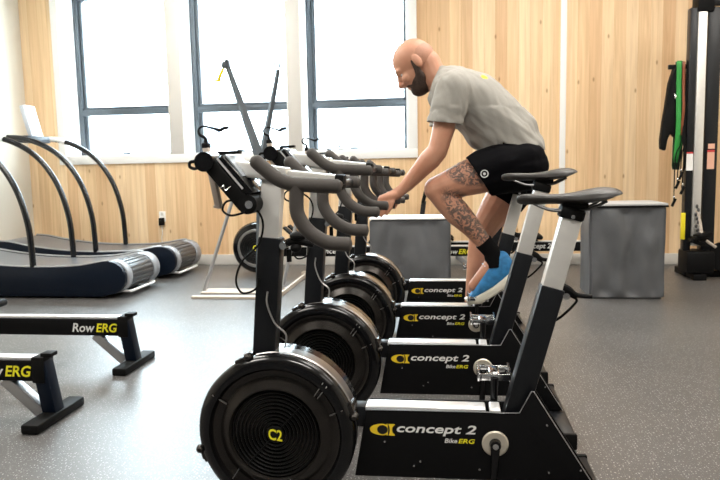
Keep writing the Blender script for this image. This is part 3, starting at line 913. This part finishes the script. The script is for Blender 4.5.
# small yellow print on the back of the shirt
ok_, cp, cn, _i = so.closest_point_on_mesh(W(.20, -.14, 1.56))
pr = MB(); pr.ell(cp, (.022, .016, .0025), cn.to_track_quat('Z', 'Y').to_matrix().to_4x4(), 16, 8)
pr.build('shirt_print', M['lime_ink'], so)

# shorts
st = MB()
st.ell(W(.345, 0, 1.095), (.125, .180, .130), TM)
st.ell(W(.385, 0, 1.075), (.095, .175, .110), TM)
st.ell(W(.29, 0, 1.10), (.12, .165, .12), TM)
st.chain([(W(.36, -HIPY, 1.07), .128), (W(.25, -.14, 1.055), .122), (W(.12, -.160, 1.025), .114), (W(.0, -.165, .990), .110)])
st.chain([(W(.37, HIPY, 1.07), .128), (W(.32, .13, .95), .124), (W(.245, .145, .83), .116), (W(.22, .145, .78), .112)])
sho = st.build('shorts', M['shorts'], man)
bake(sho, [('REMESH', dict(mode='VOXEL', voxel_size=.008)), ('SMOOTH', dict(factor=.5, iterations=6))])
slice_off(sho, W(.125, -.15, 1.045), Vector((-.83, 0, -.55)), lambda c: c.y < -.03 and c.x + P0.x < .30)
slice_off(sho, W(.275, .14, .890), Vector((-.55, 0, -.83)), lambda c: c.y > .0 and c.z < 1.0)
slice_off(sho, W(.22, 0, 1.205), Vector((-.55, 0, .83)), lambda c: c.z > 1.10 and c.x + P0.x < .40)
keep_largest(sho)
wrinkle(sho, .006, (.9, 0, .3), 18)
bake(sho, [('SOLIDIFY', dict(thickness=.004, offset=1.0)), ('SMOOTH', dict(factor=.4, iterations=2))])
lb = MB(); lb.lathe([(.015, 0), (.0195, -.001), (.0195, .003), (.015, .004)], W(.165, -.277, 1.035), 24, closed=True)
lb.lathe([(.0005, 0), (.007, -.0005), (.007, .004)], W(.165, -.277, 1.035), 16)
lb.build('round_logo', M['white_ink'], sho)

# shoes and socks
def shoe(ank, pitch, toe, nm):
    """foot frame: x forward (toe), z up; ank = ankle joint in person space"""
    g = thing_none = None
    fm = Matrix.Translation(ank) @ Matrix(((-1, 0, 0), (0, 1, 0), (0, 0, 1))).to_4x4() @ Euler((0, pitch, 0)).to_matrix().to_4x4() @ Matrix.Diagonal((1.06, 1.05, 1.18, 1))
    S = [(-.078, .026, .010, -.075), (-.070, .036, .030, -.082), (-.03, .041, .044, -.085), (.02, .044, .034, -.085), (.07, .047, .002, -.083), (.12, .051, -.024, -.080), (.16, .047, -.046, -.078), (.19, .036, -.056, -.076), (.205, .018, -.064, -.074)]
    rings = []
    for x, hw, zt, zb in S:
        ring = []
        for k in range(18):
            a_ = 2 * math.pi * k / 18
            cs, sn = math.cos(a_), math.sin(a_)
            hh = (zt - zb) / 2
            z = (zt + zb) / 2 + hh * math.copysign(abs(sn) ** .7, sn)
            wv = hw * math.copysign(abs(cs) ** .75, cs) * (1 - .22 * max(0, sn) if x > -.05 else 1 - .15 * max(0, sn))
            ring.append(fm @ Vector((x, wv, z)))
        rings.append(ring)
    up_ = MB().rings(rings).build('shoe', M['shoe'], man)
    bake(up_, [('SUBSURF', dict(levels=1, render_levels=1))])
    rings = []
    T = [(-.090, .020, -.060), (-.083, .037, -.054), (-.04, .044, -.058), (.02, .043, -.068), (.07, .047, -.074), (.12, .053, -.071), (.16, .051, -.066), (.195, .040, -.060), (.215, .020, -.055)]
    for x, hw, zt in T:
        zb = -.112 + (.016 if x > .19 else 0) + (.006 if x < -.08 else 0)
        ring = []
        for k in range(16):
            a_ = 2 * math.pi * k / 16
            cs, sn = math.cos(a_), math.sin(a_)
            ring.append(fm @ Vector((x, hw * math.copysign(abs(cs) ** .5, cs), (zt + zb) / 2 + (zt - zb) / 2 * math.copysign(abs(sn) ** .6, sn))))
        rings.append(ring)
    MB().rings(rings).build('sole', M['sole'], up_)
    lc = MB()
    for i in range(5):
        x = .045 + i * .018; z = .026 - i * .0115
        lc.tube([fm @ Vector((x, -.030, z - .010)), fm @ Vector((x + .005, 0, z + .004)), fm @ Vector((x, .030, z - .010))], .0028, 6, 4)
    lc.build('lace', M['lace'], up_)
    return up_
shoe(W(.225, -.135, .575), R(33), None, 'left')
shoe(W(.105, .135, .205), R(8), None, 'right')
MB().tube([W(.165, -.143, .69), LA, W(.215, -.14, .60), W(.220, -.14, .56)], [.046, .043, .042, .044], 20, 3).build('sock', M['sock'], man)
MB().tube([W(.11, .14, .29), RA, W(.102, .14, .20), W(.10, .14, .17)], [.044, .040, .041, .042], 20, 3).build('sock', M['sock'], man)

# ================================================================== CURVED TREADMILLS
def make_treadmill(label):
    """local origin: near right end of the deck on the floor; x runs left (negative) to the front, y away from the camera"""
    t = thing('treadmill', label, 'treadmill', (0, 0, 0), 0, 'curved treadmills along the left side')
    LEN, WD = 1.84, .70
    prof_top = [(-LEN, .385), (-1.70, .375), (-1.50, .335), (-1.2, .295), (-.9, .275), (-.6, .272), (-.35, .285), (-.16, .318), (-.09, .322)]
    # side panels
    right = [(-.09 + .145 * math.sin(a), .18 + .142 * math.cos(a)) for a in [R(d) for d in range(0, 181, 15)]]
    bottom = [(-.15, .02), (-LEN + .1, .02), (-LEN, .10)]
    prof = spline([(x, 0, z) for x, z in prof_top], 4)
    prof = [(p.x, p.z) for p in prof] + right[1:] + bottom
    for y0, y1 in ((0, .045), (WD - .045, WD)):
        MB().prism(prof, y0, y1, bev=.006).build('side_panel', M['navy'], t)
    # light edge line along the top of the near side
    for y in (.022, WD - .022):
        MB().tube([(x, y, z + .002) for x, z in [(p.x, p.z) for p in spline([(a, 0, b) for a, b in prof_top], 4)]], .010, 8).build('top_edge', M['steel'], t)
    # slatted belt
    rings = []
    pts = [(p.x, p.z) for p in spline([(x, 0, z) for x, z in prof_top], 6)]
    low = [(x, z - .03) for x, z in pts][::-1]
    MB().prism([(x, z - .004) for x, z in pts] + low, .045, WD - .045).build('running_belt', M['belt'], t, smooth=30)
    # rear drum with slats and pale end bands
    MB().cyl((-.075, .045, .18), (-.075, WD - .045, .18), .128, seg=32).build('drum', M['drum'], t)
    dr = MB()
    for k in range(20):
        a = 2 * math.pi * k / 20
        dr.box((-.075 + .131 * math.cos(a), WD / 2, .18 + .131 * math.sin(a)), (.008, WD - .30, .026), rot=(0, -a, 0), bev=.003)
    dr.build('drum_slats', M['drum'], t)
    for y0, y1 in ((.05, .14), (WD - .14, WD - .01)):
        MB().lathe([(.0005, y0), (.136, y0), (.142, y0 + .012), (.142, y1 - .012), (.136, y1), (.0005, y1)], (-.075, 0, .18), 40).build('drum_band', M['drumband'], t)
    # base, feet and white lift handle
    MB().bx(-LEN + .12, -.12, .06, WD - .06, .035, .09, bev=.01).build('base_frame', M['cap'], t)
    for x in (-LEN + .25, -.25):
        for y in (.09, WD - .09):
            MB().cyl((x, y, 0), (x, y, .04), .035).build('levelling_foot', M['cap'], t)
    hd = MB().tube([(-.11, .10, .055), (.045, .10, .052), (.055, .13, .052), (.055, WD - .14, .052), (.045, WD - .11, .052), (-.11, WD - .11, .055)], .011, 10)
    hd.build('lift_handle', M['white'], t)
    # arching handrails
    ct = MB()
    for y in (.03, WD - .03):
        MB().tube([(-.79, y, .265), (-.793, y, .42), (-.81, y, .64), (-.875, y, .89), (-.98, y, 1.09), (-1.12, y, 1.245), (-1.30, y, 1.355), (-1.50, y, 1.42), (-1.66, y, 1.435)], .026, 14, 5).build('handrail', M['rail'], t)
        if y > .1: MB().tube([(-1.42, y, 1.398), (-1.52, y, 1.428), (-1.68, y, 1.437)], .029, 12, 3).build('grip_sleeve', M['white'], t)
    MB().cyl((-1.64, .03, 1.425), (-1.64, WD - .03, 1.425), .024).build('cross_bar', M['rail'], t)
    co = MB().bar((-1.55, WD / 2, 1.43), (-1.635, WD / 2, 1.77), .20, .05, bev=.01).build('console', M['con'], t)
    MB().bar((-1.536, WD / 2, 1.49), (-1.600, WD / 2, 1.745), .16, .006).build('screen', M['screen'], co)
    MB().box((-1.60, WD / 2, 1.42), (.16, .40, .07), bev=.01).build('console_mount', M['navy'], t)
    return t
t1 = make_treadmill('nearer curved treadmill at the left edge, navy side panel towards us')
t1.location = (-2.775, 5.35, 0)
t2 = copy_tree(t1); t2['label'] = 'curved treadmill with a tilted pale console, against the window wall'
t2.location = (-2.745, 6.35, 0)

# ================================================================== ROWING MACHINES
def make_rower(label, tall=0.0):
    """local origin: on the floor under the rear end; rail runs to -x"""
    t = thing('rowing_machine', label, 'rowing machine', (0, 0, 0), 0, 'black rowing machines with yellow lettering')
    zt = .285 + tall
    bm = MB().bx(-2.05, -.035, -.036, .036, zt - .105, zt - .012, bev=.004).build('monorail', M['plate'], t)
    MB().bx(-2.05, -.05, -.028, .028, zt - .014, zt, bev=.003).build('rail_track', M['alu_bright'], t)
    MB().bx(-.062, -.005, -.042, .042, zt - .112, zt + .004, bev=.006).build('end_cap', M['cap'], t)
    MB().box((0, 0, zt + .010), (.05, .055, .018), bev=.004).build('handle_lip', M['cap'], t)
    MB().bar((-.035, 0, zt - .02), (.004, 0, .03), .07, .065, bev=.006).build('rear_leg', M['navy'], t)
    MB().bar((-.21, 0, zt - .105), (-.045, 0, .035), .055, .05, bev=.004).build('brace', M['steel'], t)
    MB().bx(-.035, .045, -.185, .185, 0, .042, bev=.010).build('rear_foot', M['cap'], t)
    text('lettering', 'Row', M['white_ink'], bm, -.330, -.197, zt - .085, zt - .035, -.0366, shear=.2, bold=.015)
    text('lettering', 'ERG', M['lime_ink'], bm, -.190, -.066, zt - .085, zt - .035, -.0366, shear=.2, bold=.02)
    # seat
    MB().box((-.95, 0, zt + .045), (.24, .30, .045), bev=.02).box((-.95, 0, zt + .012), (.16, .09, .03), bev=.004).build('seat', M['cap'], t)
    # front: flywheel cage, leg, foot
    cx, cz = -2.22, .272 + tall
    hs = MB().lathe([(.0005, -.085), (.16, -.09), (.245, -.06), (.262, -.03), (.262, .03), (.245, .06), (.16, .09), (.0005, .085)], (cx, 0, cz), 48).build('flywheel_housing', M['gloss'], t)
    MB().lathe([(.165, -.088), (.17, -.098), (.19, -.096), (.195, -.084)], (cx, 0, cz), 48, closed=True).build('ring', M['band'], hs)
    g = MB()
    for k in range(5):
        r = .05 + k * .023
        g.lathe([(r, -.088), (r + .004, -.093), (r + .010, -.093), (r + .012, -.088)], (cx, 0, cz), 40, closed=True)
    g.build('grille', M['grille'], hs)
    text('lettering', 'C2', M['lime_ink'], hs, cx - .03, cx + .035, cz - .025, cz + .03, -.094, bold=.02)
    MB().bar((-2.06, 0, zt - .06), (-2.12, 0, .03), .06, .06, bev=.004).build('front_leg', M['tube'], t)
    MB().bx(-2.17, -2.08, -.30, .30, 0, .045, bev=.01).build('front_foot', M['cap'], t)
    MB().bar((-2.08, 0, zt - .02), (-2.02, 0, zt + .42), .04, .05, bev=.004).build('monitor_arm', M['tube'], t)
    MB().bar((-2.03, 0, zt + .40), (-1.99, 0, zt + .56), .17, .035, bev=.008).build('monitor', M['cap'], t)
    for s in (-1, 1):
        MB().bar((-1.72, s * .10, zt + .02), (-1.92, s * .10, zt + .20), .11, .02, bev=.006).build('foot_plate', M['cap'], t)
    return t
r1 = make_rower('rowing machine rail with white and yellow lettering, in front of the treadmills')
r1.location = (-1.752, 3.49, 0)
r2 = copy_tree(r1); r2['label'] = 'nearest rowing machine rail, cut off by the left edge of the picture'
r2.location = (-1.745, 2.70, 0)
r3 = make_rower('rowing machine standing along the window wall behind the bikes', 0.0)
r3.location = (0.27, 6.72, -0.0)
text('lettering', 'concept 2', M['white_ink'], [c for c in kids(r3) if c.name.startswith('monorail')][0], -1.60, -1.28, .192, .262, -.0366, shear=.22, bold=.015)
r4 = copy_tree(r1); r4['label'] = 'rowing machine rail showing beside the grey block, between two seat posts'
r4.location = (1.75, 7.08, 0)
text('lettering', 'concept 2', M['white_ink'], [c for c in kids(r4) if c.name.startswith('monorail')][0], -1.02, -.74, .192, .262, -.0366, shear=.22, bold=.015)

# ================================================================== POLE STAND BY THE WINDOWS
ps = thing('pole_stand', 'steel stand of two tall grey poles on a pale floor frame by the windows', 'stand', (-1.8, 5.75, 0))
o_ = Vector((1.8, -5.75, 0))
f = MB()
f.bx(-2.16, -1.40, 5.38, 5.44, 0, .022, bev=.004)
f.bar((-1.42, 5.40, .012), (-1.42, 6.55, .012), .024, .05, bev=.003)
f.bx(-1.46, -1.38, 6.50, 6.58, 0, .05, bev=.006)
f.build('floor_frame', M['tan'], ps, off=-o_)
MB().bx(-2.16, -1.44, 5.60, 5.80, 0, .014, bev=.003).build('floor_plate', M['tan'], ps, off=-o_)
MB().cyl((-2.16, 5.69, .01), (-1.82, 5.86, 1.08), .016).build('leg', M['steel'], ps, off=-o_)
MB().cyl((-1.455, 5.69, .01), (-1.33, 5.80, .62), .016).build('leg', M['steel'], ps, off=-o_)
MB().tube([(-1.66, 5.88, .02), (-1.65, 5.90, 1.11), (-1.93, 5.90, 1.97)], [.048, .048, .024], 4).build('pole', M['pole'], ps, off=-o_)
MB().tube([(-1.74, 5.99, .02), (-1.69, 5.99, 1.11), (-1.50, 5.99, 1.93)], [.036, .036, .020], 4).build('pole', M['pole'], ps, off=-o_)
fk = MB().tube([(-1.50, 5.99, 1.92), (-1.53, 5.99, 1.96), (-1.525, 5.99, 2.06)], .008, 8, 3)
fk.tube([(-1.50, 5.99, 1.92), (-1.485, 5.99, 1.98), (-1.48, 5.99, 2.05)], .009, 8, 3)
fk.build('fork', M['pole'], ps, off=-o_)
k = MB().box((-1.945, 5.90, 1.985), (.075, .06, .055), bev=.012); k.cyl((-1.93, 5.87, 2.01), (-1.93, 5.93, 2.01), .02)
k.build('pole_head', M['pole'], ps, off=-o_)
MB().tube([(-1.965, 5.90, 1.965), (-2.0, 5.90, 1.90), (-2.02, 5.90, 1.855)], [.012, .015, .013], 10).tube([(-2.055, 5.90, 1.853), (-1.995, 5.90, 1.852)], .010, 8).build('handle', M['yellow'], ps, off=-o_)

# ================================================================== GREY PLYO BLOCKS
def block(name, label, loc, sx, sy, sz, rz, edge, seed):
    t = thing(name, label, 'block', loc, rz, 'grey padded blocks behind the bikes')
    bm = bmesh.new()
    bmesh.ops.create_cube(bm, size=1.0)
    bmesh.ops.scale(bm, vec=(sx, sy, sz), verts=bm.verts)
    bmesh.ops.translate(bm, vec=(0, sy / 2, sz / 2), verts=bm.verts)
    bmesh.ops.bevel(bm, geom=bm.edges[:], offset=.018, segments=2, affect='EDGES')
    bmesh.ops.subdivide_edges(bm, edges=bm.edges[:], cuts=20, use_grid_fill=True)
    for v in bm.verts:                       # loose cloth: shallow vertical creases
        if .03 < v.co.z < sz - .03:
            n = noise.noise(Vector((v.co.x * 9 + seed, v.co.z * 2.4, v.co.y * 6))) + .5 * noise.noise(Vector((v.co.x * 16 + seed, v.co.z * 5, 3)))
            if abs(v.co.y) < .03: v.co.y -= .040 * n - .004
            elif abs(v.co.x) > sx / 2 - .01: v.co.x += .008 * n
    m_ = MB(); m_.bm.free(); m_.bm = bm
    m_.build('padded_cover', M['grey_vinyl'], t, smooth=50)
    if edge:
        MB().bx(-sx / 2 - .008, sx / 2 + .008, -.008, sy + .008, sz - .004, sz + .016, bev=.004).build('lid', M['grey_top'], t)
        MB().tube([(-sx / 2 - .006, -.006, sz - .006), (sx / 2 + .006, -.006, sz - .006), (sx / 2 + .006, sy + .006, sz - .006), (-sx / 2 - .006, sy + .006, sz - .006)], .009, 6, closed=True).build('piping', M['cap'], t)
        MB().box((-sx / 2 + .12, .12, sz + .026), (.03, .02, .03), bev=.006).build('tab', M['cap'], t)
    else:
        MB().bx(-sx / 2, sx / 2, 0, sy, sz - .002, sz + .012, bev=.004).build('lid', M['white'], t)
    return t
block('padded_block', 'tall grey padded block with black piping, right of the bikes', (1.365, 5.47, 0), .565, .42, .735, 0, True, 1.0)
block('padded_block', 'grey padded block with a white top, directly behind the farthest bike', (-.36, 6.02, 0), .72, .42, .60, 0, False, 5.0)

# ================================================================== CABLE MACHINE AT THE RIGHT EDGE
cm = thing('cable_machine', 'tall black cable machine with a silver guide rail at the right edge', 'gym machine', (2.205, 6.5, 0))
A, Z = cm, None
MB().box((.01, -.02, .16), (.24, .26, .20), bev=.02).build('base_housing', M['iron'], A)
MB().bx(-.06, .75, .05, .35, 0, .06, bev=.008).bx(-.05, .06, -.16, .35, 0, .055, bev=.006).build('floor_frame', M['iron'], A)
MB().bx(-.105, -.045, -.03, .06, .12, 2.40, bev=.005).build('upright', M['tube'], A)
MB().bx(.05, .16, -.02, .09, .12, 2.40, bev=.005).build('upright', M['tube'], A)
MB().bx(-.042, .032, -.045, .02, .30, 2.36, bev=.006).build('guide_rail', M['alu'], A)
MB().bx(-.05, .09, -.04, .12, 2.36, 2.62, bev=.01).build('head_pulley_housing', M['iron'], A)
MB().bx(.30, .38, .0, .08, .06, 2.45, bev=.005).build('upright', M['tube'], A)
MB().bx(-.02, .38, .01, .08, 2.42, 2.50, bev=.006).build('cross_beam', M['tube'], A)
MB().bx(-.104, -.048, -.034, -.029, .98, 1.13).build('label_sticker', M['white'], A)
MB().bx(-.104, -.048, -.035, -.029, 1.13, 1.145).build('sticker_edge', M['red_ink'], A)
MB().bx(.075, .135, -.025, -.019, .99, 1.14).bx(.08, .135, -.025, -.019, 1.17, 1.215).build('label_sticker', M['peach'], A)
MB().bx(.075, .135, -.026, -.019, 1.14, 1.16).build('sticker_edge', M['red_ink'], A)
MB().bx(-.135, -.10, -.05, -.02, .36, .60, bev=.004).build('warning_tab', M['yellow'], A)
pl = MB()
for k in range(3):
    pl.box((-.02 + k * .02, -.10 - k * .02, .34 + .035 * k), (.13, .10, .035), rot=(0, R(20 - 15 * k), R(12 * k)), bev=.008)
pl.build('trolley', M['iron'], A)
MB().tube([(-.01, -.07, .62), (.01, -.09, .52), (.02, -.12, .42), (.05, -.15, .36), (.13, -.15, .30)], .014, 8, 5).build('strap', M['tan'], A)
ck = MB()
for k in range(9):
    ck.ell((-.015 + .012 * math.sin(k * 2.1), -.075 - .004 * k, .66 - k * .035), (.013, .008, .02), u=10, v=6)
ck.build('chain', M['dksteel'], A)
for k in range(3):
    MB().lathe([(.02, -.02), (.13 - .02 * k, -.02), (.135 - .02 * k, 0), (.13 - .02 * k, .02), (.02, .02)], (.24 + .05 * k, -.02 + .045 * k, .20), 32).build('weight_plate', M['iron'], A)
MB().bx(-.26, -.06, .03, .06, 1.885, 1.925, bev=.006).build('storage_arm', M['iron'], A)

def band(name, label, x, y, ztop, zbot, wid, m, sway):
    o = thing(name, label, 'resistance band', (x, y, zbot), 0, 'rubber bands hanging from the arm of the cable machine')
    ln = ztop - zbot
    for s in (-1, 1):
        pass
    pts = [(-.012, 0, .03), (-.020 + sway, -.01, ln * .35), (-.014 + sway * .5, 0, ln * .7), (-.006, 0, ln), (.006, .03, ln + .012), (.012, .05, ln), (.018 + sway * .6, .055, ln * .6), (.024 + sway, .05, ln * .3), (.010, .04, .02), (0, .02, 0)]
    P = spline(pts, 6)
    b_ = MB()
    rings = []
    for i, p in enumerate(P):
        d = (P[(i + 1) % len(P)] - P[i - 1]).normalized()
        side = Vector((1, 0, 0))
        side = (side - d * side.dot(d)).normalized(); nn = d.cross(side)
        rings.append([p + side * wid / 2 + nn * .003, p - side * wid / 2 + nn * .003, p - side * wid / 2 - nn * .003, p + side * wid / 2 - nn * .003])
    b_.rings(rings, cap=False, closed=True)
    b_.build('loop', m, o, smooth=60)
    return o
band('resistance_band', 'bright green rubber loop band hanging from the arm of the cable machine', 2.030, 6.50, 1.925, 1.06, .040, M['green'], .02)
band('resistance_band', 'orange-brown rubber loop band hanging next to the green one', 2.070, 6.50, 1.925, 1.30, .022, M['orange'], .02)
band('resistance_band', 'dark green rubber loop band hanging behind the bright green one', 2.052, 6.575, 1.925, 1.00, .060, M['dkgreen'], .01)
band('resistance_band', 'thin black rubber loop band hanging next to the black upright', 2.104, 6.50, 1.925, .98, .016, M['cap'], .0)
# dark harness bag hanging at the outer end of the arm
hv = thing('hanging_vest', 'black training vest hanging from the outer end of the storage arm', 'training vest', (1.965, 6.54, 1.14))
v = MB()
v.prism([(-.045, .40), (-.02, .62), (.02, .755), (.045, .755), (.062, .50), (.066, .20), (.040, .14), (.01, .18), (-.015, .12), (-.030, .02), (-.075, .04), (-.078, .12), (-.062, .28)], -.035, .035, bev=.012)
v.build('vest_body', M['cap'], hv)
MB().tube([(.03, -.03, .74), (.0, -.045, .66), (-.02, -.046, .55), (-.03, -.042, .45)], .008, 8, 4).build('strap', M['iron'], hv)
MB().tube([(.028, -.04, .52), (.036, -.046, .50), (.03, -.046, .48)], .006, 8, 4).build('buckle', M['chrome'], hv)
# grip handles on cords hanging below
ch = thing('suspension_trainer', 'cluster of cords with small black handles hanging on the left of the black upright', 'handles', (2.05, 6.46, .60))
for i, (dx, z0, z1) in enumerate(((-.045, .55, .06), (-.02, .52, .22), (.005, .58, .30), (.02, .50, .17))):
    c_ = MB().tube([(.015, 0, .78), (dx * .5 + .02, -.004 * i, .62), (dx, -.006 * i, z0 - .05), (dx - .004, 0, z1 + .05)], .005, 6, 5).build('cord', M['cap'], ch)
    MB().cyl((dx - .018, -.006 * i, z1), (dx + .012, -.006 * i, z1 + .07), .012, seg=10).build('handle', M['iron'], ch)
    MB().ell((dx - .002, -.006 * i, z1 + .085), (.009, .009, .012), u=10, v=6).build('ring', M['chrome'], ch)
